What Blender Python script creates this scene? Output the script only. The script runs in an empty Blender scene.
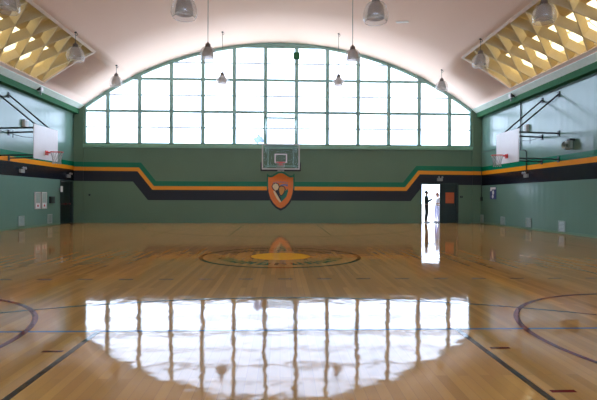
import bpy, bmesh, math, random
from mathutils import Vector, Matrix, Euler
random.seed(7)
PI = math.pi
scene = bpy.context.scene
COL = scene.collection

# ------------------------------------------------------------------ room
W, D, FRONT = 10.9, 25.65, -3.6          # half width, back wall, wall behind the camera
Z0, R = -7.674, 17.33                    # barrel vault: axis height and radius
MID = 11.03                              # half-court line
def vz(x, r=R): return Z0 + math.sqrt(r*r - x*x)
def th(x, r=R): return math.asin(x/r)

def lin(r, g, b):
    f = lambda c: (c/255/12.92) if c/255 <= .04045 else ((c/255+.055)/1.055)**2.4
    return (f(r), f(g), f(b), 1)

# ------------------------------------------------------------------ mesh helpers
class MB:
    def __init__(self): self.bm = bmesh.new()
    def poly(self, pts):
        vs = [self.bm.verts.new(p) for p in pts]
        try: self.bm.faces.new(vs)
        except ValueError: pass
        return self
    def box(self, x0, x1, y0, y1, z0, z1, bev=0):
        x0, x1 = min(x0,x1), max(x0,x1); y0, y1 = min(y0,y1), max(y0,y1)
        v = [self.bm.verts.new(p) for p in ((x0,y0,z0),(x1,y0,z0),(x1,y1,z0),(x0,y1,z0),(x0,y0,z1),(x1,y0,z1),(x1,y1,z1),(x0,y1,z1))]
        fs = [self.bm.faces.new([v[i] for i in q]) for q in ((0,3,2,1),(4,5,6,7),(0,1,5,4),(1,2,6,5),(2,3,7,6),(3,0,4,7))]
        if bev:
            es = list({e for f in fs for e in f.edges})
            bmesh.ops.bevel(self.bm, geom=es, offset=bev, segments=2, affect='EDGES', profile=.5)
        return self
    def prism(self, pts, axis, a, b):
        """closed outline pts (2D) pushed from a to b along axis 0/1/2"""
        def p3(p, t):
            q = [p[0], p[1]]; q.insert(axis, t); return q
        A = [self.bm.verts.new(p3(p, a)) for p in pts]; B = [self.bm.verts.new(p3(p, b)) for p in pts]
        n = len(pts)
        self.bm.faces.new(A); self.bm.faces.new(B[::-1])
        for i in range(n):
            j = (i+1) % n
            self.bm.faces.new((A[i], B[i], B[j], A[j]))
        return self
    def tube(self, path, r, seg=8, closed=False, caps=True):
        P = [Vector(p) for p in path]; n = len(P); rings = []
        rr = r if isinstance(r, (list, tuple)) else [r]*n
        up = None
        for i in range(n):
            if closed: t = (P[(i+1) % n]-P[i-1]).normalized()
            else: t = (P[min(i+1, n-1)]-P[max(i-1, 0)]).normalized()
            if up is None:
                up = Vector((0,0,1)) if abs(t.z) < .9 else Vector((1,0,0))
            s = t.cross(up).normalized(); up = s.cross(t).normalized()
            rings.append([self.bm.verts.new(P[i] + rr[i]*(math.cos(2*PI*k/seg)*s + math.sin(2*PI*k/seg)*up)) for k in range(seg)])
        for i in range(n if closed else n-1):
            a, b = rings[i], rings[(i+1) % n]
            for k in range(seg):
                self.bm.faces.new((a[k], a[(k+1) % seg], b[(k+1) % seg], b[k]))
        if caps and not closed:
            self.bm.faces.new(rings[0][::-1]); self.bm.faces.new(rings[-1])
        return self
    def lathe(self, prof, seg=24, c=(0,0,0), capb=False, capt=False):
        rings = []
        for (r, z) in prof:
            rings.append([self.bm.verts.new((c[0]+r*math.cos(2*PI*k/seg), c[1]+r*math.sin(2*PI*k/seg), c[2]+z)) for k in range(seg)])
        for a, b in zip(rings, rings[1:]):
            for k in range(seg):
                self.bm.faces.new((a[k], a[(k+1) % seg], b[(k+1) % seg], b[k]))
        if capb: self.bm.faces.new(rings[0][::-1])
        if capt: self.bm.faces.new(rings[-1])
        return self
    def ball(self, c, sx, sy, sz, u=14, v=10, rot=None):
        m = Matrix.Translation(c) @ (rot.to_matrix().to_4x4() if rot else Matrix()) @ Matrix.Diagonal((sx, sy, sz, 1))
        bmesh.ops.create_uvsphere(self.bm, u_segments=u, v_segments=v, radius=1, matrix=m)
        return self
    def flat_ring(self, cx, cy, r0, r1, z, a0=0, a1=2*PI, seg=96):
        n = max(2, int(seg*abs(a1-a0)/(2*PI)))
        full = abs(a1-a0) > 2*PI-1e-4
        A, B = [], []
        for k in range(n if full else n+1):
            a = a0+(a1-a0)*k/n
            A.append(self.bm.verts.new((cx+r0*math.cos(a), cy+r0*math.sin(a), z)))
            B.append(self.bm.verts.new((cx+r1*math.cos(a), cy+r1*math.sin(a), z)))
        m = len(A)
        for k in range(m if full else m-1):
            j = (k+1) % m
            self.bm.faces.new((A[k], B[k], B[j], A[j]))
        return self
    def strip(self, a, b, w, z):
        a, b = Vector(a), Vector(b); t = (b-a).normalized(); s = Vector((-t.y, t.x))*w/2
        return self.poly([(*(a-s), z), (*(b-s), z), (*(b+s), z), (*(a+s), z)])
    def build(self, name, mat, parent=None, smooth=False, fix=True):
        if fix: bmesh.ops.recalc_face_normals(self.bm, faces=self.bm.faces)
        me = bpy.data.meshes.new(name); self.bm.to_mesh(me); self.bm.free()
        if mat: me.materials.append(mat)
        if smooth:
            for p in me.polygons: p.use_smooth = True
        o = bpy.data.objects.new(name, me); COL.objects.link(o)
        if parent: o.parent = parent
        return o

def tag(o, label=None, cat=None, group=None, kind=None):
    if label: o['label'] = label
    if cat: o['category'] = cat
    if group: o['group'] = group
    if kind: o['kind'] = kind
    return o
def empty(name, loc=(0,0,0), rz=0):
    o = bpy.data.objects.new(name, None); COL.objects.link(o)
    o.location = loc; o.rotation_euler = (0,0,rz); o.empty_display_size = .1
    return o
def struct(o): o['kind'] = 'structure'; return o
def copy_tree(o, parent=None):
    c = o.copy(); COL.objects.link(c)
    if parent: c.parent = parent
    for ch in list(o.children): copy_tree(ch, c)
    return c

# ------------------------------------------------------------------ materials
def new_mat(name):
    m = bpy.data.materials.new(name); m.use_nodes = True
    nt = m.node_tree
    return m, nt, nt.nodes['Principled BSDF'], nt.nodes['Material Output']
def math_node(nt, op, a, b=None, c=None):
    n = nt.nodes.new('ShaderNodeMath'); n.operation = op
    for i, v in enumerate((a, b, c)):
        if v is None: continue
        if isinstance(v, (int, float)): n.inputs[i].default_value = v
        else: nt.links.new(v, n.inputs[i])
    return n.outputs[0]
def mix_col(nt, fac, a, b):
    n = nt.nodes.new('ShaderNodeMix'); n.data_type = 'RGBA'
    for s, v in ((0, fac), (6, a), (7, b)):
        if isinstance(v, (int, float, tuple)): n.inputs[s].default_value = v
        else: nt.links.new(v, n.inputs[s])
    return n.outputs[2]
def coords(nt, scale=(1,1,1)):
    tc = nt.nodes.new('ShaderNodeTexCoord'); mp = nt.nodes.new('ShaderNodeMapping')
    nt.links.new(tc.outputs['Object'], mp.inputs[0]); mp.inputs[3].default_value = scale
    return mp.outputs[0]
def noise(nt, vec, scale, detail=3, rough=.5):
    n = nt.nodes.new('ShaderNodeTexNoise'); n.inputs['Scale'].default_value = scale
    n.inputs['Detail'].default_value = detail; n.inputs['Roughness'].default_value = rough
    nt.links.new(vec, n.inputs['Vector']); return n.outputs[0]
def bump(nt, h, strength, dist, normal=None):
    b = nt.nodes.new('ShaderNodeBump'); b.inputs['Strength'].default_value = strength; b.inputs['Distance'].default_value = dist
    nt.links.new(h, b.inputs['Height'])
    if normal: nt.links.new(normal, b.inputs['Normal'])
    return b.outputs[0]
def simple(name, col, rough=.5, metal=0, var=.12, scale=6, spec=.5):
    m, nt, p, out = new_mat(name)
    f = noise(nt, coords(nt), scale)
    dark = tuple(c*(1-var) for c in col[:3])+(1,); lite = tuple(min(1, c*(1+var)) for c in col[:3])+(1,)
    nt.links.new(mix_col(nt, f, dark, lite), p.inputs['Base Color'])
    p.inputs['Roughness'].default_value = rough; p.inputs['Metallic'].default_value = metal
    p.inputs['Specular IOR Level'].default_value = spec
    return m

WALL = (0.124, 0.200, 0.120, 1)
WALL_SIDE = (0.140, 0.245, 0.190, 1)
GREEN, ORANGE, BLACK = lin(0,112,78), lin(240,150,30), lin(20,22,32)
def wall_mat(name, kind, top=3.15, ribs=0, rough=.34):
    """painted wall with the green / orange / black band; kind 'side' = level, 'back' = steps down in the middle"""
    m, nt, p, out = new_mat(name)
    tc = nt.nodes.new('ShaderNodeTexCoord'); sp = nt.nodes.new('ShaderNodeSeparateXYZ')
    nt.links.new(tc.outputs['Object'], sp.inputs[0])
    x, y, z = sp.outputs
    n = lambda op, a, b=None, c=None: math_node(nt, op, a, b, c)
    if kind == 'back':
        rise, low, a0, s, c = .94, 2.21, 6.63, 1.25, .415
        ax = n('ABSOLUTE', x)
        tilt = n('MULTIPLY', x, -.0055)
        vlow = n('SUBTRACT', low, z)
        vup = n('ADD', n('ADD', vlow, rise), tilt)
        vd = n('DIVIDE', n('ADD', vlow, n('MULTIPLY', n('SUBTRACT', ax, a0), s)), 1+c*s)
        v = n('MINIMUM', n('MAXIMUM', vd, vlow), vup)
        g, o_, k = .26, .46, 1.01
    else:
        v = n('SUBTRACT', top, z); g, o_, k = .235, .435, 1.01
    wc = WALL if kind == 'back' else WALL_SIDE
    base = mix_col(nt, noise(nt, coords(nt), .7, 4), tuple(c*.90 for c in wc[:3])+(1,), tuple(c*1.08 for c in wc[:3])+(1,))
    def inside(a, b): return n('MULTIPLY', n('GREATER_THAN', v, a), n('LESS_THAN', v, b))
    col = mix_col(nt, inside(0, g), base, GREEN)
    col = mix_col(nt, inside(g, o_), col, ORANGE)
    col = mix_col(nt, inside(o_, k), col, BLACK)
    nt.links.new(col, p.inputs['Base Color'])
    p.inputs['Roughness'].default_value = rough
    h = noise(nt, coords(nt, (1.2, 1.2, .25)), 1.6, 2)
    nrm = bump(nt, h, .25, .02)
    if ribs:
        w = nt.nodes.new('ShaderNodeTexWave'); w.wave_type = 'BANDS'; w.bands_direction = 'Y'
        w.inputs['Scale'].default_value = ribs; w.inputs['Distortion'].default_value = .6
        w.inputs['Detail'].default_value = 1
        nt.links.new(coords(nt, (1, 1, .1)), w.inputs['Vector'])
        nrm = bump(nt, w.outputs['Fac'], .35, .006, nrm)
    if kind == 'side': p.inputs['Specular IOR Level'].default_value = .42
    nt.links.new(nrm, p.inputs['Normal'])
    return m

FLOOR_ROUGH = .05
def floor_mat(name, col=None):
    """lacquered maple boards running down the hall, or court paint under the same lacquer"""
    m, nt, p, out = new_mat(name)
    if col is None:
        fine = noise(nt, coords(nt, (9, .35, 1)), 2.2, 4, .6)
        big = noise(nt, coords(nt, (1, .5, 1)), .5, 3)
        br = nt.nodes.new('ShaderNodeTexBrick')
        br.inputs['Scale'].default_value = 1; br.inputs['Brick Width'].default_value = 2.4; br.inputs['Row Height'].default_value = .085
        br.inputs['Mortar Size'].default_value = .0015; br.inputs['Bias'].default_value = 0
        br.inputs['Color1'].default_value = (.42, .215, .062, 1); br.inputs['Color2'].default_value = (.265, .13, .036, 1)
        br.inputs['Mortar'].default_value = (.17, .09, .045, 1)
        mp = nt.nodes.new('ShaderNodeMapping'); tc = nt.nodes.new('ShaderNodeTexCoord')
        nt.links.new(tc.outputs['Object'], mp.inputs[0]); mp.inputs[2].default_value = (0, 0, PI/2)
        nt.links.new(mp.outputs[0], br.inputs['Vector'])
        c1 = mix_col(nt, math_node(nt, 'MULTIPLY', fine, .55), br.outputs['Color'], (.21, .108, .034, 1))
        c2 = mix_col(nt, math_node(nt, 'MULTIPLY', big, .4), c1, (.40, .235, .085, 1))
        nt.links.new(c2, p.inputs['Base Color'])
    else:
        nt.links.new(mix_col(nt, noise(nt, coords(nt, (3, 1, 1)), 3), tuple(c*.85 for c in col[:3])+(1,), tuple(min(1, c*1.12) for c in col[:3])+(1,)), p.inputs['Base Color'])
    p.inputs['Roughness'].default_value = FLOOR_ROUGH
    p.inputs['IOR'].default_value = 1.45; p.inputs['Specular IOR Level'].default_value = .40
    geo = nt.nodes.new('ShaderNodeNewGeometry')
    mp = nt.nodes.new('ShaderNodeMapping'); nt.links.new(geo.outputs['Position'], mp.inputs[0]); mp.inputs[3].default_value = (1, .8, 1)
    h1 = noise(nt, mp.outputs[0], 4.0, 2.0)
    nt.links.new(bump(nt, h1, 1.0, .0017), p.inputs['Normal'])
    # worn lacquer: part of the surface has lost its shine
    df = nt.nodes.new('ShaderNodeBsdfDiffuse'); mx = nt.nodes.new('ShaderNodeMixShader'); mx.inputs[0].default_value = .30
    src = p.inputs['Base Color'].links[0].from_socket
    nt.links.new(src, df.inputs[0]); nt.links.new(p.outputs[0], mx.inputs[1]); nt.links.new(df.outputs[0], mx.inputs[2])
    nt.links.new(mx.outputs[0], out.inputs[0])
    return m

M = {}
M['wall_left'] = wall_mat('left_wall_paint', 'side', 3.22, ribs=.8, rough=.24)
M['wall_right'] = wall_mat('right_wall_paint', 'side', 3.06, ribs=.8, rough=.20)
M['wall_back'] = wall_mat('back_wall_paint', 'back', rough=.6)
M['wood'] = floor_mat('maple_boards')
for nm, c in dict(line_black=lin(30,25,22), line_red=lin(92,26,28), line_blue=lin(40,90,130), line_teal=lin(42,72,78), line_brown=lin(105,62,26),
                  line_green=lin(30,92,58), line_gold=lin(205,150,40), line_orange=lin(170,105,50)).items():
    M[nm] = floor_mat(nm, c)
M['trim'] = simple('green_trim_paint', lin(140,185,152), .4)
M['skirting'] = simple('skirting_paint', lin(92,124,98), .5)
M['beam'] = simple('dark_green_beam_paint', lin(52,104,70), .8, spec=.15)
M['pale_teal'] = simple('pale_teal_paint', lin(226,240,232), .6)
M['frame'] = simple('window_frame_paint', lin(146,186,178), .45)
M['bar'] = simple('thin_glazing_bar', lin(205,212,214), .5)
M['tan'] = simple('tan_baffle_paint', lin(205,188,152), .55, var=.06)
M['lip'] = simple('pale_opening_frame', lin(226,206,192), .6)
M['steel_dark'] = simple('dark_green_steel', lin(22,40,36), .45, .2)
M['frame_steel'] = simple('grey_green_steel', lin(120,160,142), .45)
M['black'] = simple('black_paint', lin(22,22,24), .5)
M['white'] = simple('white_enamel', lin(226,222,220), .4, var=.04)
M['offwhite'] = simple('offwhite_plastic', lin(196,190,182), .5, var=.05)
M['lamp_cap'] = simple('brown_grey_cap', lin(104,94,86), .45, .3)
M['lamp_grey'] = simple('lamp_box_grey', lin(150,148,142), .5)
M['grey'] = simple('grey_plastic', lin(120,124,120), .5)
M['vent'] = simple('pale_grille_paint', lin(146,160,150), .45)
M['vent_dark'] = simple('grille_shadow_gap', lin(84,94,88), .6)
M['red'] = simple('red_enamel', lin(196,32,36), .4)
M['dark_red'] = simple('dark_red_bar', lin(110,30,34), .45)
M['rim'] = simple('orange_red_rim', lin(214,52,40), .4)
M['navy'] = simple('navy_poster', lin(30,44,110), .5)
M['poster'] = simple('orange_poster', lin(196,92,48), .6)
M['door'] = simple('dark_green_door_paint', lin(24,42,38), .42)
M['metal'] = simple('brushed_metal', lin(170,172,172), .35, .9)
M['grey_green'] = simple('grey_green_horn', lin(120,132,118), .5)
M['shield_orange'] = simple('shield_orange', lin(230,118,20), .5)
M['shield_green'] = simple('shield_green', lin(16,106,74), .5)
M['shield_black'] = simple('shield_black', lin(24,24,28), .5)
M['shield_gold'] = simple('shield_gold', lin(214,140,44), .5)
M['cream'] = simple('cream_paint', lin(226,200,150), .5)
M['slate'] = simple('slate_blue_paint', lin(110,116,150), .5)
M['concrete'] = simple('pale_concrete', lin(176,170,160), .9)
M['net'] = simple('white_net_cord', lin(170,168,166), .8)

def vault_mat():
    m, nt, p, out = new_mat('ceiling_plaster')
    f = noise(nt, coords(nt, (1, .4, 1)), .8, 5)
    nt.links.new(mix_col(nt, f, (.92, .675, .565, 1), (.96, .735, .63, 1)), p.inputs['Base Color'])
    p.inputs['Roughness'].default_value = .75; p.inputs['Specular IOR Level'].default_value = .25
    nt.links.new(bump(nt, noise(nt, coords(nt), 14, 4), .25, .01), p.inputs['Normal'])
    return m
M['vault'] = vault_mat()

def glass_mat(name, tint, gloss=.08, body=None, body_fac=0.0, rough=.05):
    m = bpy.data.materials.new(name); m.use_nodes = True; nt = m.node_tree; nt.nodes.clear()
    out = nt.nodes.new('ShaderNodeOutputMaterial'); tr = nt.nodes.new('ShaderNodeBsdfTransparent')
    vn = noise(nt, coords(nt), 3)
    nt.links.new(mix_col(nt, vn, tuple(c*.97 for c in tint[:3])+(1,), tint), tr.inputs[0])
    gl = nt.nodes.new('ShaderNodeBsdfGlossy'); gl.inputs['Roughness'].default_value = rough
    mx = nt.nodes.new('ShaderNodeMixShader'); mx.inputs[0].default_value = gloss
    last = tr.outputs[0]
    if body:
        df = nt.nodes.new('ShaderNodeBsdfDiffuse'); df.inputs[0].default_value = body
        tl = nt.nodes.new('ShaderNodeBsdfTranslucent'); tl.inputs[0].default_value = body
        a = nt.nodes.new('ShaderNodeMixShader'); a.inputs[0].default_value = .5
        nt.links.new(df.outputs[0], a.inputs[1]); nt.links.new(tl.outputs[0], a.inputs[2])
        b = nt.nodes.new('ShaderNodeMixShader'); b.inputs[0].default_value = body_fac
        nt.links.new(tr.outputs[0], b.inputs[1]); nt.links.new(a.outputs[0], b.inputs[2]); last = b.outputs[0]
    nt.links.new(last, mx.inputs[1]); nt.links.new(gl.outputs[0], mx.inputs[2])
    nt.links.new(mx.outputs[0], out.inputs[0])
    return m
M['pane'] = glass_mat('window_glass', (.96, .97, .98, 1), .03)
M['amber'] = glass_mat('amber_roof_glass', (.62, .42, .13, 1), .03, (.85, .64, .30, 1), 1.0)
M['board_glass'] = glass_mat('backboard_glass', (.93, .96, .95, 1), .004)
M['lamp_glass'] = glass_mat('prismatic_lamp_glass', (.95, .94, .93, 1), .08, (.9, .88, .87, 1), .25, .15)
M['lamp_inner'] = glass_mat('grey_lamp_reflector', (.62, .57, .54, 1), .08, (.44, .38, .34, 1), .7, .3)

# ------------------------------------------------------------------ floor and court markings
floor = struct(MB().box(-W-.3, W+.3, FRONT-.3, D+.3, -.12, 0).build('floor', M['wood']))
Zl = [.0012]
def mark(name, mb, mat):
    o = mb.build(name, M[mat], floor, fix=False); return o
def nextz(): Zl[0] += .00012; return Zl[0]
z = nextz()
for sx in (-1, 1): mark('sideline', MB().strip((sx*8.5, -1.8), (sx*8.5, 23.9), .05, z), 'line_teal')
z = nextz(); mark('baseline', MB().strip((-8.5, 23.9), (8.5, 23.9), .05, z), 'line_teal')
z = nextz()
for sx in (-1, 1):
    mark('lane_line', MB().strip((sx*1.83, -1.8), (sx*1.83, 4.86), .055, z), 'line_black')
    mark('lane_line', MB().strip((sx*1.83, 17.2), (sx*1.83, 23.9), .055, z), 'line_black')
z = nextz(); mark('service_line', MB().strip((-8.4, 4.88), (8.4, 4.88), .04, z), 'line_blue')
z = nextz(); mark('three_point_arc', MB().flat_ring(0, -.7, 7.14, 7.19, z, .2, PI-.2), 'line_teal')
z = nextz(); mark('three_point_arc', MB().flat_ring(0, 22.76, 6.2, 6.25, z, PI, 2*PI), 'line_black')
for sx in (-1, 1):
    z = nextz(); mark('volleyball_sideline', MB().strip((sx*4.47, 16.6), (sx*4.47, 20.6), .05, z), 'line_brown')
    z = nextz(); mark('cross_court_circle', MB().flat_ring(sx*4.65, 4.5, 2.10, 2.16, z), 'line_red')
    z = nextz()
    for yy in (3.28, 4.25): mark('lane_tick', MB().strip((sx*1.9, yy), (sx*2.08, yy), .045, z), 'line_red')
z = nextz(); dash = MB()
for k in range(-8, 9): dash.strip((k*.655+.08-.12, 7.95), (k*.655+.08+.12, 7.95), .05, z)
mark('dashed_line', dash, 'line_blue')
z = nextz(); mark('centre_circle', MB().flat_ring(0, MID, 1.76, 1.85, z), 'line_black')
z = nextz(); mark('centre_disc', MB().flat_ring(0, MID, 0.001, .68, z), 'line_gold')
z = nextz(); mark('centre_disc_outline', MB().flat_ring(0, MID, .68, .72, z), 'line_brown')
def glyphs(a0, a1, n, r0, r1, z):
    mb = MB()
    for k in range(n):
        a = a0+(a1-a0)*(k+.5)/n; da = abs(a1-a0)/n*.36
        mb.flat_ring(0, MID, r0, r1, z, a-da, a-da*.35, 400)
        mb.flat_ring(0, MID, r0, r1, z, a+da*.35, a+da, 400)
        rm = r0+(r1-r0)*(.15 if k % 2 else .7)
        mb.flat_ring(0, MID, rm, rm+(r1-r0)*.22, z, a-da*.5, a+da*.5, 400)
    return mb
z = nextz(); mark('upper_lettering_band', glyphs(math.radians(28), math.radians(152), 8, 1.18, 1.48, z), 'line_brown')
z = nextz(); mark('lower_lettering_band', glyphs(math.radians(188), math.radians(352), 11, 1.12, 1.46, z), 'line_green')

# ------------------------------------------------------------------ walls
DX0, DX1, DZ = 7.66, 9.60, 2.14           # double doorway in the back wall
SILL = 4.2
wb = MB()
wb.box(-W-.3, DX0, D, D+.3, 0, SILL).box(DX1, W+.3, D, D+.3, 0, SILL).box(DX0, DX1, D, D+.3, DZ, SILL)
for s in (-1, 1):
    wb.box(s*10.36, s*(W+.3), D, D+.3, SILL, 6.3)
    wb.box(s*10.42, s*W, D-.07, D, 0, 5.95)
wall_back = struct(wb.build('wall_back', M['wall_back']))
LDY0, LDY1, LDZ = 24.03, 25.46, 2.19      # doorway in the left wall
wl = MB().box(-W-.3, -W, FRONT-.3, LDY0, 0, 6.25).box(-W-.3, -W, LDY1, D, 0, 6.25).box(-W-.3, -W, LDY0, LDY1, LDZ, 6.25)
wall_left = struct(wl.build('wall_left', M['wall_left']))
wall_right = struct(MB().box(W, W+.3, FRONT-.3, D, 0, 6.25).build('wall_right', M['wall_right']))
wf = MB().box(-W-.3, W+.3, FRONT-.3, FRONT, 0, SILL)
for sx in (-1, 1): wf.box(sx*10.36, sx*(W+.3), FRONT-.3, FRONT, SILL, 6.3)
wall_front = struct(wf.build('wall_front', M['wall_back']))

# barrel vault with the two long roof openings cut out
OX0, OX1, OY0, OY1 = 8.1, 10.30, .96, 21.1
tE = th(11.12); t0, t1 = th(OX0), th(OX1)
def arc_pts(a, b, n): return [a+(b-a)*i/n for i in range(n+1)]
angs = sorted(set([round(a, 6) for a in arc_pts(-tE, -t1, 2)+arc_pts(-t1, -t0, 8)+arc_pts(-t0, t0, 48)+arc_pts(t0, t1, 8)+arc_pts(t1, tE, 2)]))
ys = [FRONT-.3, OY0, OY1, D+.32]
cv = MB()
vg = {}
def vv(a, y):
    if (a, y) not in vg: vg[(a, y)] = cv.bm.verts.new((R*math.sin(a), y, Z0+R*math.cos(a)))
    return vg[(a, y)]
for a, b in zip(angs, angs[1:]):
    am = abs((a+b)/2)
    for i, (ya, yb) in enumerate(zip(ys, ys[1:])):
        if i == 1 and t0 < am < t1: continue
        cv.bm.faces.new((vv(a, ya), vv(b, ya), vv(b, yb), vv(a, yb)))
ceiling = struct(cv.build('ceiling', M['vault'], smooth=True))
m_ = ceiling.modifiers.new('thickness', 'SOLIDIFY'); m_.thickness = .08; m_.offset = -1
if sum(p.normal.z for p in ceiling.data.polygons) < 0: m_.offset = 1
m_.offset = 1 if ceiling.data.polygons[len(ceiling.data.polygons)//2].normal.z > 0 else -1

n_trim = [0]
def trim(mb, mat, smooth=False):
    n_trim[0] += 1
    return struct(mb.build('trim_%d' % n_trim[0], M[mat], smooth=smooth))
for s in (-1, 1):
    trim(MB().prism([(s*10.62, 5.74), (s*10.9, 5.74), (s*10.9, 5.795), (s*10.62, 6.015)], 1, FRONT, D), 'beam')
    pts = [(x, vz(x)-.004) for x in (10.62, 10.50, 10.38)] + [(x, vz(x)-.028) for x in (10.38, 10.50, 10.62)]
    trim(MB().prism([(s*a, b) for a, b in pts], 1, FRONT, D-.02), 'pale_teal')
trim(MB().box(-10.42, 10.42, D-.12, D, 4.06, 4.16, .01).box(-10.42, 10.42, D-.08, D, 3.98, 4.06), 'trim')
for s in (-1, 1):
    trim(MB().box(s*(W-.02), s*W, FRONT, LDY0-.05 if s < 0 else D-.08, 0, .09), 'skirting')
trim(MB().box(-10.4, DX0-.06, D-.02, D, 0, .09), 'skirting')

# ------------------------------------------------------------------ arched window
def arched_window(name, y_in, dy):
    win = struct(empty(name, (0, y_in, SILL)))
    def wpart(mb, name, mat, smooth=False):
        o = mb.build(name, M[mat], smooth=smooth); o.parent = win; o.matrix_parent_inverse = Matrix.Translation(win.location).inverted(); return o
    B_ = 1.668
    YA, YB, YG = y_in+.02*dy, y_in+.14*dy, y_in+.1*dy
    for k in range(12):
        x = (k-5.5)*B_
        wpart(MB().box(x-.10, x+.10, YA, YB, SILL-.04, vz(abs(x))-.02), 'mullion', 'frame')
    for h, wd in ((5.935, .07), (7.66, .07), (9.44, .06)):
        xm = min(10.36, math.sqrt(R*R-(h-Z0)**2)-.05)
        wpart(MB().box(-xm, xm, YA+.02*dy, YB-.02*dy, h-wd, h+wd), 'transom', 'frame')
    for h in (5.08, 6.80, 8.55):
        xm = min(10.36, math.sqrt(R*R-(h-Z0)**2)-.05)
        wpart(MB().box(-xm, xm, YA+.05*dy, YB-.04*dy, h-.038, h+.038), 'glazing_bar', 'bar')
    arc = MB(); N = 64
    outl = [(R*math.sin(a), Z0+R*math.cos(a)+.02) for a in arc_pts(-th(10.42), th(10.42), N)]
    inl = [((R-.15)*math.sin(a), Z0+(R-.15)*math.cos(a)) for a in arc_pts(-th(10.42), th(10.42), N)]
    for i in range(N):
        arc.prism([outl[i], outl[i+1], inl[i+1], inl[i]], 1, YA-.02*dy, YB)
    bmesh.ops.remove_doubles(arc.bm, verts=arc.bm.verts, dist=1e-5)
    wpart(arc, 'arch_frame', 'frame')
    wpart(MB().box(-10.36, 10.36, YA, YB, SILL-.04, SILL+.05), 'bottom_rail', 'frame')
    for s in (-1, 1): wpart(MB().box(s*10.30, s*10.38, YA, YB, SILL, vz(10.34)), 'side_rail', 'frame')
    gp = [(-10.34, SILL), (10.34, SILL)] + [(x, vz(x)-.03) for x in [10.34-k*10.34/20 for k in range(41)]]
    wpart(MB().poly([(a, YG, b) for a, b in gp]), 'glass', 'pane')


arched_window('window_1', D, 1)
arched_window('window_4', FRONT, -1)  # unseen window behind the camera, added to light the ceiling from that end

# ------------------------------------------------------------------ roof lights with crossed baffles
for idx, s in ((2, -1), (3, 1)):
    wn = struct(empty('window_%d' % idx, (s*9.3, MID, vz(9.3))))
    inv = Matrix.Translation(wn.location).inverted()
    def sp(mb, name, mat, smooth=False):
        o = mb.build(name, M[mat], smooth=smooth); o.parent = wn; o.matrix_parent_inverse = inv; return o
    def P(a, y, r): return (s*r*math.sin(a), y, Z0+r*math.cos(a))
    H = 1.05
    sh = MB()
    for y in (OY0, OY1):
        A = arc_pts(t0, t1, 8)
        for a, b in zip(A, A[1:]): sh.poly([P(a, y, R-.001), P(b, y, R-.001), P(b, y, R+H), P(a, y, R+H)])
    for a in (t0, t1): sh.poly([P(a, OY0, R-.001), P(a, OY1, R-.001), P(a, OY1, R+H), P(a, OY0, R+H)])
    sp(sh, 'shaft', 'tan')
    lip = MB()
    for y in (OY0, OY1):
        A = arc_pts(t0, t1, 8)
        for a, b in zip(A, A[1:]):
            lip.prism([(0,0),(1,0),(1,1),(0,1)], 2, 0, 1) if False else lip.poly([P(a, y-.06, R-.012), P(b, y-.06, R-.012), P(b, y+.06, R-.012), P(a, y+.06, R-.012)])
            for yy in (y-.06, y+.06): lip.poly([P(a, yy, R-.012), P(b, yy, R-.012), P(b, yy, R+.06), P(a, yy, R+.06)])
    for a in (t0, t1):
        w_ = .06/R
        lip.poly([P(a-w_, OY0, R-.012), P(a+w_, OY0, R-.012), P(a+w_, OY1, R-.012), P(a-w_, OY1, R-.012)])
        for q in (a-w_, a+w_): lip.poly([P(q, OY0, R-.012), P(q, OY1, R-.012), P(q, OY1, R+.06), P(q, OY0, R+.06)])
    sp(lip, 'opening_frame', 'lip')
    fin = MB()
    def add_fin(ya, yb, thick, depth):
        n = 10
        ts = [i/n for i in range(n+1)]
        pts = [(t0+(t1-t0)*t, ya+(yb-ya)*t) for t in ts]
        pts = [(a, y) for a, y in pts if OY0 <= y <= OY1]
        if len(pts) < 2: return
        rows = []
        for a, y in pts:
            rows.append([fin.bm.verts.new(P(a, y+dy, r)) for dy, r in ((-thick/2, R+.01), (thick/2, R+.01), (thick/2, R+depth), (-thick/2, R+depth))])
        for q, w_ in zip(rows, rows[1:]):
            for k in range(4): fin.bm.faces.new((q[k], q[(k+1) % 4], w_[(k+1) % 4], w_[k]))
        fin.bm.faces.new(rows[0]); fin.bm.faces.new(rows[-1][::-1])
    y = OY0-3
    while y < OY1+3:
        add_fin(y, y-.8, .05, .36)
        add_fin(y-.1, y+2.0, .05, .36)
        y += 1.05
    sp(fin, 'baffle_grid', 'tan')
    tg = .575
    rf = MB(); A = arc_pts(t0-.005, tg, 6)
    for a, b in zip(A, A[1:]): rf.poly([P(a, OY0-.05, R+H), P(b, OY0-.05, R+H), P(b, OY1+.05, R+H), P(a, OY1+.05, R+H)])
    sp(rf, 'roof_lining', 'tan')
    gl = MB(); A = arc_pts(tg, t1+.005, 4)
    for a, b in zip(A, A[1:]): gl.poly([P(a, OY0-.05, R+H), P(b, OY0-.05, R+H), P(b, OY1+.05, R+H), P(a, OY1+.05, R+H)])
    sp(gl, 'amber_glass', 'amber')
    br = MB()
    for k in range(36):
        yy = OY0+(OY1-OY0)*k/35
        for a, b in zip(A, A[1:]):
            br.poly([P(a, yy-.025, R+H-.02), P(b, yy-.025, R+H-.02), P(b, yy+.025, R+H-.02), P(a, yy+.025, R+H-.02)])
    a = (tg+t1)/2
    br.poly([P(a-.0015, OY0, R+H-.022), P(a+.0015, OY0, R+H-.022), P(a+.0015, OY1, R+H-.022), P(a-.0015, OY1, R+H-.022)])
    sp(br, 'roof_bars', 'tan')

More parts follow.
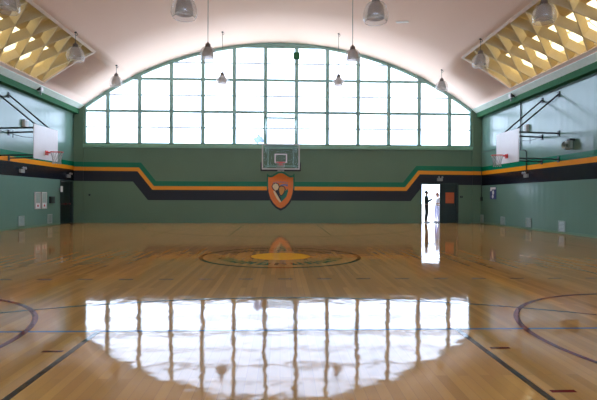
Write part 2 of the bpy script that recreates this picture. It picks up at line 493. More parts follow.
# ------------------------------------------------------------------ doors
d1 = struct(MB().box(DX0-.06, DX0, D-.03, D+.3, 0, DZ+.06).box(DX1, DX1+.06, D-.03, D+.3, 0, DZ+.06).box(DX0, DX1, D-.03, D+.3, DZ, DZ+.06).build('door_1', M['door']))
def leaf(parent, x0, x1, y0, y1, h):
    o = MB().box(x0, x1, y0, y1, .015, h, .006).build('door_leaf', M['door'], parent); return o
lf = leaf(d1, 8.645, DX1-.01, D+.02, D+.07, DZ-.002)
MB().box(DX0, DX1, D+.075, D+.11, DZ-.04, DZ).build('door_stop', M['door'], d1)
MB().tube([(8.72, D-.05, 1.0), (9.52, D-.05, 1.0)], .022).box(8.70, 8.78, D-.07, D+.02, .95, 1.05, .005).box(9.46, 9.54, D-.07, D+.02, .95, 1.05, .005).build('panic_bar', M['steel_dark'], lf)
lf2 = leaf(d1, DX0+.0, DX0+.05, D+.3, D+1.24, DZ-.01)
MB().tube([(DX0+.09, D+1.12, 1.0), (DX0+.09, D+.4, 1.0)], .022).build('panic_bar', M['steel_dark'], lf2)
MB().box(DX0+.05, DX0+.12, D+.5, D+.8, 2.02, 2.09, .005).tube([(DX0+.10, D+.62, 2.05), (8.0, D+.42, 2.03), (8.13, D+.2, 2.08)], .022).build('closer_arm', M['steel_dark'], lf2)
MB().box(DX0, DX1, D-.02, D+.32, .001, .014).build('threshold', M['steel_dark'], d1)
d2 = struct(MB().box(-W-.3, -W+.02, LDY0-.0, LDY0+.05, 0, LDZ).box(-W-.3, -W+.02, LDY1-.05, LDY1, 0, LDZ).box(-W-.3, -W+.02, LDY0, LDY1, LDZ-.05, LDZ).build('door_2', M['door']))
MB().box(-W-.3, -W, LDY0, LDY1, -.12, .012).build('threshold', M['door'], d2)
for a, b in ((LDY0+.055, (LDY0+LDY1)/2-.004), ((LDY0+LDY1)/2+.004, LDY1-.055)):
    q = MB().box(-W-.16, -W-.11, a, b, .01, LDZ-.055, .006).build('door_leaf', M['door'], d2)
    MB().tube([(-W-.06, a+.06, 1.0), (-W-.06, b-.06, 1.0)], .022).box(-W-.11, -W-.05, a+.05, a+.12, .95, 1.05).box(-W-.11, -W-.05, b-.12, b-.05, .95, 1.05).build('panic_bar', M['dark_red'], q)

ground = struct(MB().box(-80, 80, -100, 120, -.3, -.13).build('ground', M['concrete']))
struct(MB().box(5, 13, D+.3, D+5, -.128, -.02).build('doorstep', M['concrete']))

# ------------------------------------------------------------------ pendant lamps
def pendant(x, y, zb, label, k_=1.0):
    zc = vz(abs(x))
    root = tag(empty('pendant_lamp', (x, y, zc)), label, 'lamp', 'glass dome pendant lamps under the vault')
    Hc = zb-zc                                           # glass rim height, local
    ht = .56*k_
    hook = MB().lathe([(.001, .012), (.05, .01), (.045, -.03), (.001, -.035)], 12)
    hook.tube([(.045*math.cos(t)+.03, 0, -.08+.05*math.sin(t)) for t in arc_pts(-PI, PI*.75, 10)], .010, 6)
    hook.build('hook', M['steel_dark'], root, True)
    top = Hc+ht+.18*k_
    MB().tube([(0, 0, -.03), (0, 0, top)], .012, 8).build('rod', M['grey'], root)
    K = lambda pr: [(r*k_, z_*k_) for r, z_ in pr]
    h0 = .56
    MB().lathe(K([(.001, h0+.20), (.035, h0+.19), (.05, h0+.14), (.10, h0+.12), (.115, h0+.02), (.13, h0-.02), (.001, h0-.02)]), 20, (0, 0, Hc)).build('ballast_cap', M['lamp_cap'], root, True)
    seg = 36
    def bell(pr, rib):
        mb = MB(); rings = []
        for r, zz in K(pr):
            rings.append([mb.bm.verts.new(((r+(rib if k % 2 else 0))*math.cos(2*PI*k/seg), (r+(rib if k % 2 else 0))*math.sin(2*PI*k/seg), Hc+zz)) for k in range(seg)])
        for a, b in zip(rings, rings[1:]):
            for k in range(seg): mb.bm.faces.new((a[k], a[(k+1) % seg], b[(k+1) % seg], b[k]))
        return mb
    sh = bell([(.13, h0), (.22, h0-.05), (.29, h0-.15), (.335, h0-.29), (.35, h0-.42), (.335, .06), (.29, 0)], .008).build('glass_shade', M['lamp_glass'], root, True)
    MB().lathe(K([(.288, -.003), (.305, 0), (.312, .02), (.298, .022)]), 36, (0, 0, Hc)).build('rim_band', M['lamp_glass'], sh, True)
    bell([(.125, h0-.03), (.18, h0-.10), (.215, h0-.22), (.235, h0-.36), (.235, h0-.45)], .004).build('inner_reflector', M['lamp_inner'], root, True)
    MB().lathe(K([(.001, h0-.05), (.03, h0-.07), (.035, h0-.14), (.06, h0-.22), (.06, h0-.30), (.03, h0-.36), (.001, h0-.37)]), 14, (0, 0, Hc)).build('bulb', M['offwhite'], root, True)
    return root
lamp_labels = {
    23.4: ('small glass dome pendant nearest the window, long rod, left of centre', 'small glass dome pendant nearest the window, long rod, right of centre',
           'small glass dome pendant on short rod by left end of the window arch', 'small glass dome pendant on short rod by right end of the window arch'),
    18.8: ('glass dome pendant on long rod overlapping the arch top, left one', 'glass dome pendant on long rod overlapping the arch top, right one',
           'glass dome pendant at the far inner corner of the left roof opening', 'glass dome pendant at the far inner corner of the right roof opening'),
    14.2: ('large glass dome pendant close overhead against plain ceiling, left one', 'large glass dome pendant close overhead against plain ceiling, right one',
           'large glass dome pendant cut off by the top left corner', 'large glass dome pendant in front of the right roof baffles')}
for y, ci, co in ((23.4, 6.80, 6.68), (18.8, 6.71, 6.62), (14.2, 6.63, 6.72)):
    L_ = lamp_labels[y]
    k = {23.4: .90, 18.8: .94, 14.2: 1.08}[y]
    pendant(-2.86, y, ci, L_[0], k); pendant(2.82, y, ci-.02, L_[1], k)
    pendant(-7.95, y, co, L_[2], min(k, .98)); pendant(7.95, y, co-.02, L_[3], min(k, .98))

# ------------------------------------------------------------------ basketball hoops
def hoop(loc, rz, label, glass, skew, reach, arms_up):
    """local frame: board faces -Y, wall lies at y = reach, z is true height"""
    root = tag(empty('basketball_hoop', loc, rz), label, 'basketball hoop')
    hw, z0, z1 = .915, 2.74, 3.98
    board = MB().box(-hw, hw, 0, .03, z0, z1, .004).build('backboard', M['board_glass' if glass else 'white'], root)
    if glass:
        f = MB()
        for a in ((-hw-.01, -hw+.05, z0, z1), (hw-.05, hw+.01, z0, z1), (-hw, hw, z0-.01, z0+.06), (-hw, hw, z1-.05, z1+.01)):
            f.box(a[0], a[1], -.012, .045, a[2], a[3])
        f.build('board_frame', M['offwhite'], root)
        MB().box(-hw-.07, hw+.07, -.03, .06, z0-.09, z0-.012, .012).box(-hw-.07, -hw-.012, -.03, .06, z0-.06, 3.08, .01).box(hw+.012, hw+.07, -.03, .06, z0-.06, 3.08, .01).build('edge_padding', M['black'], root)
        sq = MB()
        for a in ((-.305, -.25, 3.06, 3.50), (.25, .305, 3.06, 3.50), (-.25, .25, 3.06, 3.11), (-.25, .25, 3.45, 3.50)):
            sq.box(a[0], a[1], -.005, -.0005, a[2], a[3])
        sq.build('target_square', M['white'], board)
    MB().box(-.10, .10, -.03, .0, 2.93, 3.10, .006).box(-.05, .05, -.16, -.02, 3.0, 3.05).build('rim_bracket', M['rim'], root)
    c = (0, -.38, 3.05); rr = .228
    MB().tube([(c[0]+rr*math.cos(2*PI*k/28), c[1]+rr*math.sin(2*PI*k/28), c[2]) for k in range(28)], .012, 8, closed=True).build('rim', M['rim'], root, True)
    net = MB(); n = 12
    def npt(k, lev):
        rad = (.222, .185, .155, .14, .15)[lev]; zz = 3.04-.11*lev
        a = 2*PI*(k+(.5 if lev % 2 else 0))/n
        return (c[0]+rad*math.cos(a), c[1]+rad*math.sin(a), zz)
    for lev in range(4):
        for k in range(n):
            net.tube([npt(k, lev), npt(k, lev+1)], .006, 4, caps=False)
            net.tube([npt(k, lev), npt(k-1 if lev % 2 == 0 else k+1, lev+1)], .006, 4, caps=False)
    net.build('net', M['net'], root)
    st = M['frame_steel'] if glass else M['steel_dark']
    bx = .62
    MB().box(-.75, .75, .03, .09, 3.84, 3.92).box(-.75, .75, .03, .09, 2.86, 2.94).box(-bx-.03, -bx+.03, .03, .10, 2.86, 3.95).box(bx-.03, bx+.03, .03, .10, 2.86, 3.95).build('back_rails', st, root)
    for sx in (-1, 1):
        px = sx*(.5 if not glass else .76); wx = sx*(.6 if not glass else .80)+skew
        MB().tube([(px, .08, 3.90), (wx, reach-.02, 3.92)], .034, 10).build('support_arm', st, root, True)
        MB().tube([(px, .08, 2.90), (wx, reach-.02, 2.90)], .028, 10).build('lower_arm', st, root, True)
        MB().tube([(px, .08, 3.95), (wx, reach-.03, arms_up)], .030, 10).build('diagonal_brace', st, root, True)
        for zz in (arms_up, 3.92, 2.90): MB().box(wx-.06, wx+.06, reach-.035, reach-.001, zz-.11, zz+.11, .006).build('wall_plate', st, root)
    if glass:
        MB().box(-.82, .82, reach-.06, reach-.02, arms_up-.055, arms_up+.055).build('cross_bar', M['frame'], root)
    else:
        ws = [sx*.6+skew for sx in (-1, 1)]
        MB().tube([(ws[0], reach-.06, arms_up), (ws[0]*.7+ws[1]*.3, reach-.08, arms_up-.16), (ws[0]*.3+ws[1]*.7, reach-.08, arms_up-.16), (ws[1], reach-.06, arms_up)], .018, 8).build('brace_link', st, root, True)
        MB().tube([(ws[0], reach-.1, 3.90), (0, .9, 3.62), (.2, .5, 3.60)], .010, 6).tube([(ws[0]*.5, reach*.6, 3.86), (ws[0]*.5, reach*.6, 3.58)], .014, 6).build('fold_strut', st, root, True)
    return root
hoop((0, 23.34, 0), 0, 'glass backboard hoop on the back wall above the orange shield', True, 0, D-23.34, 5.62)
# side hoops: facing across the room
hoop((8.85, 18.4, 0), -PI/2, 'white backboard hoop braced off the right wall', False, -.55, W-8.85, 5.45)
hoop((-8.85, 18.4, 0), PI/2, 'white backboard hoop braced off the left wall', False, .55, W-8.85, 5.42)

# ------------------------------------------------------------------ shield emblem
sh = tag(empty('shield_emblem', (0, D-.004, .64)), 'orange shield emblem with green and black border on the back wall', 'emblem')
def zc(x, y): return ((x-176)*.00619, 1.07-(y-200)*.00619)      # local outline coordinates
left = [(176,30),(150,33),(128,48),(100,66),(76,66),(58,48),(55,100),(56,170),(60,220),(76,270),(100,312),(135,348),(176,370)]
outline = left + [(352-x, y) for x, y in left[-2:0:-1]]
inner_l = [(176,46),(156,49),(134,62),(104,80),(78,82),(68,78),(68,170),(74,218),(88,262),(112,302),(143,334),(176,350)]
inner = inner_l + [(352-x, y) for x, y in inner_l[-2:0:-1]]
def slab(pts, y0, y1, name, mat, parent): return MB().prism([zc(*p) for p in pts], 1, y0, y1).build(name, M[mat], parent)
def clip(pts, yc, keep_top):
    out = []
    for (a, b) in zip(pts, pts[1:]+pts[:1]):
        ia, ib = (a[1] <= yc) == keep_top, (b[1] <= yc) == keep_top
        if ia: out.append(a)
        if ia != ib:
            t = (yc-a[1])/(b[1]-a[1]); out.append((a[0]+t*(b[0]-a[0]), yc))
    return out
slab(clip(outline, 185, True), -.05, 0, 'green_border', 'shield_green', sh)
slab(clip(outline, 185, False), -.05, 0, 'black_border', 'shield_black', sh)
face = slab(inner, -.065, -.05, 'shield_face', 'shield_orange', sh)
slab([(106,184),(97,160),(107,138),(132,127),(158,137),(168,165),(156,194),(130,203)], -.0685, -.065, 'dark_outline', 'shield_black', face)
slab([(112,178),(104,160),(112,143),(132,134),(152,142),(160,165),(150,188),(130,196)], -.072, -.065, 'cream_patch', 'cream', face)
slab([(110,200),(124,198),(148,236),(180,292),(170,300),(140,262)], -.074, -.065, 'cream_stripe', 'cream', face)
slab([(126,196),(150,190),(160,205),(166,238),(182,262),(180,290),(150,238)], -.071, -.065, 'black_patch', 'shield_black', face)
slab([(168,240),(190,236),(206,206),(238,178),(240,205),(225,250),(180,296)], -.071, -.065, 'green_patch', 'shield_green', face)
slab([(156,170),(176,152),(204,156),(220,182),(208,218),(184,246),(166,236),(157,205)], -.0725, -.065, 'dark_outline', 'shield_black', face)
slab([(162,174),(178,160),(200,163),(212,183),(202,212),(184,236),(171,229),(164,204)], -.074, -.065, 'orange_patch', 'shield_gold', face)
slab([(168,150),(200,138),(240,142),(236,160),(205,152),(172,162)], -.072, -.065, 'slate_patch', 'slate', face)
gl_ = MB()
for i in range(9):
    x0 = 112+i*14.5; y0 = 122-((i-4)**2)*-.5-6
    gl_.prism([zc(x0, y0), zc(x0+4, y0), zc(x0+4, y0+12), zc(x0, y0+12)], 1, -.07, -.065)
    gl_.prism([zc(x0+4, y0+(9 if i % 2 else 0)), zc(x0+10, y0+(9 if i % 2 else 0)), zc(x0+10, y0+(12 if i % 2 else 3)), zc(x0+4, y0+(12 if i % 2 else 3))], 1, -.07, -.065)
gl_.build('lettering_strokes', M['slate'], face)

# ------------------------------------------------------------------ things on the walls
def on_wall(name, side, along, z, label, cat, group=None):
    """Empty on a wall; local: x along the wall, -y out into the room, z up"""
    if side == 'left': loc, rz = (-W, along, z), PI/2
    elif side == 'right': loc, rz = (W, along, z), -PI/2
    else: loc, rz = (along, D, z), 0
    return tag(empty(name, loc, rz), label, cat, group)
def vent(side, y, z0, h, w, label):
    r = on_wall('wall_vent', side, y, z0, label, 'vent', 'pale air grilles low on the side walls')
    f = MB(); t = .035
    for a in ((-w/2, -w/2+t, 0, h), (w/2-t, w/2, 0, h), (-w/2+t, w/2-t, 0, t), (-w/2+t, w/2-t, h-t, h)): f.box(a[0], a[1], -.035, -.001, a[2], a[3])
    f.build('frame', M['vent'], r)
    l = MB(); n = 7
    for k in range(n):
        zz = t+(h-2*t)*(k+.5)/n
        l.prism([(-.03, zz-.018), (-.024, zz-.018), (-.008, zz+.016), (-.014, zz+.016)], 0, -w/2+t, w/2-t)
    l.build('louvers', M['vent'], r)
    MB().box(-w/2+t, w/2-t, -.007, -.002, t, h-t).build('backing', M['vent_dark'], r)
vent('left', 20.48, .12, .43, .44, 'pale grille low on the left wall, the one farther from the dark door')
vent('left', 22.95, .10, .44, .44, 'pale grille low on the left wall under the small dark box')
vent('right', 25.42, .05, .43, .34, 'pale grille low on the right wall in the far corner')
vent('right', 23.0, .07, .40, .46, 'pale grille low on the right wall below the navy poster')
vent('right', 20.57, .10, .41, .44, 'pale grille low on the right wall, second nearest to the viewer')
vent('right', 18.1, .07, .43, .44, 'pale grille low on the right wall, the nearest to the viewer')
def cabinet(y, label):
    r = on_wall('wall_cabinet', 'left', y, .81, label, 'cabinet', 'pale wall cabinets beside the left door')
    w, h = .46, .76; f = MB(); t = .04
    for a in ((-w/2, -w/2+t, 0, h), (w/2-t, w/2, 0, h), (-w/2+t, w/2-t, 0, t), (-w/2+t, w/2-t, h-t, h), (-w/2+t, w/2-t, .25, .28)): f.box(a[0], a[1], -.06, -.001, a[2], a[3])
    f.build('frame', M['offwhite'], r)
    MB().box(-w/2+t, w/2-t, -.045, -.003, .28, h-t).build('grey_panel', M['vent'], r)
    MB().box(-w/2+t, w/2-t, -.045, -.003, t, .25).build('white_panel', M['white'], r)
    b = MB(); b.lathe([(.001, 0), (.05, .002), (.055, .014), (.001, .018)], 16)
    bmesh.ops.transform(b.bm, matrix=Matrix.Translation((0, -.045, .145)) @ Matrix.Rotation(PI/2, 4, 'X'), verts=b.bm.verts)
    b.build('red_button', M['red'], r, True)
cabinet(21.78, 'pale upright wall cabinet with red dot, left one of the pair')
cabinet(22.36, 'pale upright wall cabinet with red dot, right one next to the dark box')
r = on_wall('wall_box', 'left', 23.12, 1.05, 'small dark square box on the left wall near the door', 'box')
MB().box(-.22, .22, -.08, -.001, 0, .32, .01).build('body', M['black'], r)
MB().box(-.17, .17, -.088, -.08, .18, .28, .003).box(-.17, .17, -.088, -.08, .05, .14, .003).build('cover_plate', M['steel_dark'], r)
r = on_wall('door_sign', 'left', 23.93, 1.60, 'small white sign standing out beside the left door', 'sign')
MB().box(-.10, .10, -.14, -.11, 0, .28, .006).build('sign_plate', M['white'], r)
MB().box(-.03, .03, -.11, -.001, .08, .20).build('bracket', M['grey'], r)
def twin(side, along, z, label):
    r = on_wall('emergency_light', side, along, z, label, 'light', 'emergency lights over the doors')
    MB().box(-.15, .15, -.09, .003, 0, .16, .012).build('housing', M['lamp_grey'], r)
    for sx in (-1, 1):
        h = MB().lathe([(.001, 0), (.03, .0), (.055, .05), (.058, .07), (.001, .06)], 16)
        bmesh.ops.transform(h.bm, matrix=Matrix.Translation((sx*.09, -.10, .20)) @ Matrix.Rotation(PI/2, 4, 'X'), verts=h.bm.verts)
        h.build('lamp_head', M['lamp_grey'], r, True)
twin('back', 8.63, 2.29, 'pale twin lamp box over the open back doorway')
twin('left', 24.90, 2.34, 'pale twin lamp box in the black band over the left door')
twin('left', 20.47, 2.36, 'pale twin lamp box in the black band under the left hoop')
twin('right', 20.76, 2.29, 'pale twin lamp box in the black band on the right wall')
r = tag(empty('door_poster', (9.20, D+.02, 1.09)), 'faded orange paper poster on the closed dark door leaf', 'poster')
MB().box(-.235, .235, -.006, -.001, 0, .58).build('paper', M['poster'], r)
r = on_wall('light_switch', 'back', 9.83, 1.38, 'small dark switch plate on the back wall right of the double door', 'switch')
MB().box(-.07, .07, -.02, -.001, 0, .11, .004).build('plate', M['steel_dark'], r)
MB().box(-.02, .02, -.03, -.02, .035, .075, .002).build('toggle', M['grey'], r)
r = on_wall('wall_sensor', 'back', -10.10, 1.41, 'small dark knob on the back wall in the left corner', 'sensor')
k = MB().lathe([(.001, 0), (.055, .0), (.055, .03), (.04, .05), (.001, .052)], 16)
bmesh.ops.transform(k.bm, matrix=Matrix.Translation((0, -.001, .055)) @ Matrix.Rotation(PI/2, 4, 'X'), verts=k.bm.verts)
k.build('body', M['steel_dark'], r, True)
r = on_wall('wall_poster', 'right', 24.12, 1.32, 'navy blue poster with white shapes on the right wall', 'poster')
MB().box(-.35, .35, -.012, -.001, 0, .62).build('paper', M['navy'], r)
p = MB()
for (x, z_, rr) in ((-.02, .14, .10), (.02, .34, .11)):
    bmesh.ops.create_circle(p.bm, cap_ends=True, segments=20, radius=rr, matrix=Matrix.Translation((x, -.0135, z_)) @ Matrix.Rotation(PI/2, 4, 'X'))
p.box(-.30, .30, -.0145, -.012, .50, .61).box(-.32, -.14, -.0145, -.012, .42, .50)
p.build('white_shapes', M['white'], r)
# conduits and boxes on the right wall
def conduit(pts, rad, label, name='wall_conduit', mat='steel_dark'):
    o = MB().tube(pts, rad, 8).build(name, M[mat], None, True); tag(o, label, 'conduit'); return o
conduit([(W-.03, 21.3, 5.72), (W-.03, 21.3, 3.55), (W-.03, 20.95, 3.52), (W-.03, 20.85, 3.50), (W-.03, 20.78, 3.42), (W-.03, 20.76, 2.56)], .022, 'dark vertical conduit down the right wall beside the hoop')
conduit([(W-.02, FRONT+.1, 5.66), (W-.02, D-.1, 5.66)], .014, 'thin dark cable running along under the right beam')
conduit([(W-.02, D-.1, 3.85), (W-.02, 21.35, 3.86)], .012, 'thin dark cable along the right wall behind the backboard')
conduit([(W-.03, 25.47, 2.9), (W-.03, 25.47, 1.44)], .016, 'thin dark pipe dropping down in the far right corner')
r = on_wall('switch_box', 'right', 25.47, 1.22, 'small dark box at the foot of the thin corner pipe', 'box')
MB().box(-.09, .09, -.07, -.001, 0, .22, .008).build('body', M['steel_dark'], r)
MB().box(-.06, .06, -.076, -.07, .04, .18, .003).build('cover_plate', M['steel_dark'], r)
def beambox(sx, y, label):
    r = tag(empty('floodlight', (sx*10.62, y, 5.98)), label, 'light')
    MB().box(-.09, .09, -.16, .0, -.02, .26, .012).build('housing', M['white'], r)
    MB().box(-.085, .085, -.26, -.165, 0, .24, .02).build('lens_hood', M['black'], r)
    MB().box(-.03, .03, -.10, -.04, -.16, -.02).build('bracket', M['grey'], r)
    r.rotation_euler = (0, 0, 0); r.location.x = sx*10.52
beambox(1, 21.55, 'small black and white floodlight on the right beam by the roof opening')
beambox(-1, 21.4, 'small black and white floodlight on the left beam by the roof opening')
for sx, side, y in ((1, 'right', 20.75), (-1, 'left', 20.7)):
    r = on_wall('winch_box', side, y, 4.32, 'pale pinkish box high on the %s wall behind the hoop' % side, 'box')
    MB().box(-.14, .14, -.12, .003, 0, .30, .012).build('body', M['offwhite'], r)
    MB().box(-.10, .10, -.128, -.12, .04, .26, .004).build('cover_plate', M['vent'], r)
r = on_wall('horn_speaker', 'right', 17.5, 3.20, 'rounded grey horn speaker high on the right wall', 'speaker')
r.scale = (.85, .85, .85)
MB().box(-.22, .22, -.24, -.06, .0, .40, .07).build('body', M['grey_green'], r, True)
h = MB().lathe([(.001, 0), (.05, .0), (.07, .06), (.12, .12), (.17, .16), (.18, .17), (.16, .165), (.06, .07), (.001, .05)], 24)
bmesh.ops.transform(h.bm, matrix=Matrix.Translation((-.02, -.20, .19)) @ Matrix.Rotation(PI/2, 4, 'X'), verts=h.bm.verts)
h.build('horn', M['grey_green'], r, True)
MB().box(.0, .22, -.24, -.001, .38, .47, .01).box(-.05, .05, -.07, -.001, .1, .3).build('bracket', M['black'], r)
# green box on a mullion, bundle on the sill, white strip on the vault
r = tag(empty('junction_box', (.83, D+.02, 8.78)), 'small green box high on a window mullion right of centre', 'box')
MB().box(-.17, .17, -.10, -.001, 0, .38, .01).build('body', M['beam'], r)
MB().box(-.13, .13, -.108, -.10, .04, .34, .004).build('cover_plate', M['beam'], r)
b = MB(); bmesh.ops.create_icosphere(b.bm, subdivisions=4, radius=1)
for v in b.bm.verts:
    q = v.co.copy(); k = 1+.22*math.sin(5*q.x+3*q.z)+.15*math.sin(7*q.y-4*q.z+1)
    v.co = Vector((q.x*.20*k*(1.2-.5*max(q.z, 0)), q.y*.028*k, q.z*.22*k+.22))
mb_bundle = b
pale_blue = glass_mat('pale_blue_cloth', (.55, .62, .75, 1), .02, (.55, .65, .8, 1), .75, .5)
# sits on the ledge just inside the glass
o = b.build('cloth_bundle', pale_blue, None, True); o.location = (-1.16, D+.055, 4.25)
lo = min(v.co.z for v in o.data.vertices); o.location.z = 4.25-lo
tag(o, 'small pale blue bundle on the window sill left of the hoop', 'bundle')
o = MB().box(-.30, .30, -.06, .06, -.02, .01, .006).build('ceiling_strip', M['white'])
o.location = (5.15, 20.2, vz(5.15)-.012); o.rotation_euler = Euler((0, math.asin(5.15/R), -.75)); 
rot = Matrix.Rotation(math.asin(5.15/R), 4, 'Y') @ Matrix.Rotation(-.8, 4, 'Z')
o.rotation_euler = rot.to_euler()
tag(o, 'short white strip fixed to the curved ceiling', 'strip')

# ------------------------------------------------------------------ people in the doorway
def skinned(name, verts, edges, radii, mat, parent, root=0, sub=1):
    me = bpy.data.meshes.new(name); me.from_pydata([Vector(v) for v in verts], edges, [])
    t = bpy.data.objects.new(name+'_tmp', me); COL.objects.link(t)
    t.modifiers.new('skin', 'SKIN')
    sk = me.skin_vertices[0].data
    for i, rr in enumerate(radii):
        sk[i].radius = (rr if isinstance(rr, tuple) else (rr, rr)); sk[i].use_root = (i == root)
    s = t.modifiers.new('sub', 'SUBSURF'); s.levels = sub; s.render_levels = sub
    dg = bpy.context.evaluated_depsgraph_get(); dg.update()
    me2 = bpy.data.meshes.new_from_object(t.evaluated_get(dg)); me2.name = name
    bpy.data.objects.remove(t)
    me2.materials.clear(); me2.materials.append(mat)
    for p_ in me2.polygons: p_.use_smooth = True
    o = bpy.data.objects.new(name, me2); COL.objects.link(o); o.parent = parent
    return o
skin_m = simple('skin', lin(150,104,80), .55)
def person(loc, rz, H, label, top_m, leg_m, shoe_m, hair_m, arms, feet, long_hair, sleeve):
    root = tag(empty('person', loc, rz), label, 'person')
    S = H/1.72
    V, E, Rr = [], [], []
    def add(p, r, prev=None):
        V.append(tuple(c*S for c in p)); Rr.append(tuple(c*S for c in r) if isinstance(r, tuple) else r*S)
        if prev is not None: E.append((prev, len(V)-1))
        return len(V)-1
    pel = add((0, 0, .95), (.145, .105)); wai = add((0, 0, 1.09), (.125, .095), pel); che = add((0, .01, 1.27), (.15, .11), wai)
    uch = add((0, .015, 1.39), (.11, .085), che); nek = add((0, .005, 1.475), .052, uch); hd0 = add((0, -.015, 1.55), (.066, .078), nek)
    hd1 = add((0, -.018, 1.62), (.078, .096), hd0); add((0, -.008, 1.685), (.055, .068), hd1)
    armv = []
    for sx in (-1, 1):
        el, wr, hd = arms[0 if sx < 0 else 1]
        a = add((sx*.165, .015, 1.395), .058, uch); b = add(el, .042, a); c = add(wr, .028, b)
        d_ = Vector(hd); ax = (d_-Vector(wr)).normalized()
        pm = add(tuple(Vector(wr)+ax*.055), (.036, .02), c)
        side = ax.cross(Vector((0, -1, .3))).normalized(); nrm = side.cross(ax).normalized()
        for fi, (off, ln) in enumerate(((-.030, .072), (-.010, .082), (.010, .077), (.028, .060))):
            p0 = Vector(wr)+ax*.095+side*off
            f0 = add(tuple(p0), .0095, pm); f1 = add(tuple(p0+ax*ln*.5+nrm*.008), .0085, f0); add(tuple(p0+ax*ln*.85+nrm*.03), .007, f1)
        tp = Vector(wr)+ax*.05-side*.045*sx
        t0_ = add(tuple(tp), .010, pm); add(tuple(tp+ax*.045-side*.02*sx), .0085, t0_)
        armv.append((a, b, c))
    legs = []
    for i, sx in enumerate((-1, 1)):
        kn, an = feet[i]
        h_ = add((sx*.085, 0, .87), .092, pel); k_ = add(kn, .058, h_); cf = add(tuple((Vector(kn)*.62+Vector(an)*.38)+Vector((0, .015, 0))), .055, k_)
        a_ = add(an, .038, cf); add((an[0], an[1]-.10, .035), (.036, .026), a_)
        legs.append((h_, k_, cf, a_))
    body = skinned('body', V, E, Rr, skin_m, root, pel, 2)
    # nose and ears belong to the body surface
    bm = bmesh.new(); bm.from_mesh(body.data)
    for c, s_ in (((0, -.118, 1.60), (.012, .02, .022)), ((-.079, -.005, 1.605), (.012, .02, .03)), ((.079, -.005, 1.605), (.012, .02, .03))):
        bmesh.ops.create_uvsphere(bm, u_segments=8, v_segments=6, radius=S, matrix=Matrix.Translation(Vector(c)*S) @ Matrix.Diagonal((*s_, 1)))
    bm.to_mesh(body.data); bm.free()
    for p_ in body.data.polygons: p_.use_smooth = True
    e_ = MB()
    for sx in (-1, 1): e_.ball(Vector((sx*.03, -.098, 1.625))*S, .011*S, .007*S, .008*S, 8, 6)
    e_.build('eyes', M['black'], root, True)
    MB().ball(Vector((0, -.103, 1.562))*S, .024*S, .006*S, .006*S, 8, 6).build('mouth', M['rim'], root, True)
    # clothes follow the same joints
    def cloth(name, idx_chain, grow, mat, extra=()):
        ids = []; 
        for ch in idx_chain:
            for i in ch:
                if i not in ids: ids.append(i)
        vv_ = [V[i] for i in ids]; ee = []
        for ch in idx_chain:
            for a, b in zip(ch, ch[1:]): ee.append((ids.index(a), ids.index(b)))
        rr_ = []
        for i in ids:
            q = Rr[i]; rr_.append(tuple(c+grow*S for c in q) if isinstance(q, tuple) else q+grow*S)
        return skinned(name, vv_, ee, rr_, mat, root, 0, 2)
    hem = len(V); V.append((0, 0, .93*S)); Rr.append((.14*S, .10*S))
    cloth('shirt', [(hem, wai, che, uch)] + [(uch, a, b, c) if sleeve else (uch, a, b) for a, b, c in armv], .026, top_m)
    wst = len(V); V.append((0, 0, 1.02*S)); Rr.append((.125*S, .095*S))
    cloth('trousers', [(wst, pel)]+[(pel, l[0], l[1], l[2], l[3]) for l in legs], .016, leg_m)
    for i in range(2):
        an = Vector(feet[i][1]); s_ = MB(); 
        s_.ball(Vector((an.x, an.y-.07, .048))*S, .05*S, .135*S, .047*S, 14, 10); s_.box((an.x-.045)*S, (an.x+.045)*S, (an.y-.19)*S, (an.y+.055)*S, 0, .022*S, .008)
        s_.build('shoe', shoe_m, root, True)
    hr = MB(); hr.ball(Vector((0, .012, 1.645))*S, .092*S, .105*S, .085*S, 18, 12)
    for v in hr.bm.verts:
        if v.co.y < -.06*S and v.co.z < 1.66*S: v.co.y = -.06*S; v.co.z = max(v.co.z, 1.65*S)
    if long_hair: hr.ball(Vector((0, .06, 1.56))*S, .085*S, .06*S, .13*S, 14, 10)
    hr.build('hair', hair_m, root, True)
    return root
dark_top = simple('dark_green_cloth', lin(24,38,34), .85); dark_leg = simple('black_cloth', lin(20,24,26), .85)
pale_top = simple('white_cloth', lin(236,236,244), .85); pale_leg = simple('pale_lilac_cloth', lin(196,196,226), .85)
shoe_d = simple('dark_blue_shoe', lin(34,44,66), .7); hair_d = simple('black_hair', lin(18,16,16), .6); hair_b = simple('brown_hair', lin(112,62,44), .6)
person((8.15, 26.4, -.02), PI/2-.25, 1.80, 'person in dark clothes raising both hands in the open doorway', dark_top, dark_leg, shoe_d, hair_d,
       [((-.21, -.08, 1.13), (-.10, -.27, 1.27), (-.05, -.31, 1.39)), ((.21, -.10, 1.14), (.10, -.30, 1.30), (.05, -.34, 1.42))],
       [((-.10, -.03, .50), (-.11, .02, .085)), ((.10, .0, .50), (.11, .06, .085))], False, True)
person((8.82, 26.6, -.02), -PI/2+.45, 1.70, 'person in white top and pale trousers half hidden by the door leaf', pale_top, pale_leg, shoe_d, hair_b,
       [((-.30, .03, 1.16), (-.20, -.12, 1.02), (-.13, -.20, 1.00)), ((.24, .02, 1.13), (.22, -.17, 1.08), (.15, -.30, 1.12))],
       [((-.10, -.02, .50), (-.11, .03, .085)), ((.10, -.03, .50), (.12, .0, .085))], True, False)

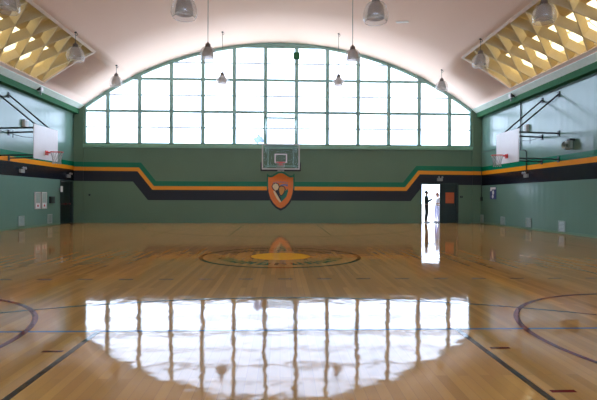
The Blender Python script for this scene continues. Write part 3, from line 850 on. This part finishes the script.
# ------------------------------------------------------------------ sky, exposure, camera
w = bpy.data.worlds.new('sky'); scene.world = w; w.use_nodes = True
nt = w.node_tree; bg = nt.nodes['Background']
tc = nt.nodes.new('ShaderNodeTexCoord'); spz = nt.nodes.new('ShaderNodeSeparateXYZ')
nt.links.new(tc.outputs['Generated'], spz.inputs[0])
cl = noise(nt, tc.outputs['Generated'], 2.5, 4)
haze = mix_col(nt, cl, (.55, .71, 1.0, 1), (.72, .82, 1.0, 1))
nt.links.new(haze, bg.inputs[0]); bg.inputs[1].default_value = 7.2
w.cycles.sampling_method = 'AUTOMATIC'
sl = bpy.data.lights.new('sun', 'SUN'); sl.energy = 4.5; sl.angle = .01; sl.color = (1, .88, .78)
so = bpy.data.objects.new('sun', sl); COL.objects.link(so); so.rotation_euler = (0, math.radians(35), 0); so.location = (0, -20, 40)

cam = bpy.data.cameras.new('camera'); co = bpy.data.objects.new('camera', cam); COL.objects.link(co)
yaw, pit, rol, eye, f = 0.03735, -0.00468, 0.00380, 1.35531, 477.44153
cam.sensor_width = 36; cam.sensor_fit = 'HORIZONTAL'; cam.lens = f/597*36; cam.clip_end = 500
# image right/up/forward axes from yaw, pitch and roll
fw = Vector((math.sin(yaw)*math.cos(pit), math.cos(yaw)*math.cos(pit), math.sin(pit)))
rt = Vector((math.cos(yaw), -math.sin(yaw), 0)); up = rt.cross(fw)
rt2 = rt*math.cos(rol)+up*(math.sin(rol)); up2 = up*math.cos(rol)-rt*math.sin(rol)
mw = Matrix(((rt2.x, up2.x, -fw.x, 0), (rt2.y, up2.y, -fw.y, 0), (rt2.z, up2.z, -fw.z, eye), (0, 0, 0, 1)))
co.matrix_world = mw
scene.camera = co
vs = scene.view_settings
vs.view_transform = 'Standard'; vs.look = 'None'; vs.gamma = 1; vs.use_curve_mapping = False; vs.exposure = 0.46
scene.cycles.use_denoising = True
scene.cycles.max_bounces = 8; scene.cycles.diffuse_bounces = 5; scene.cycles.transparent_max_bounces = 16
scene.cycles.sample_clamp_indirect = 8
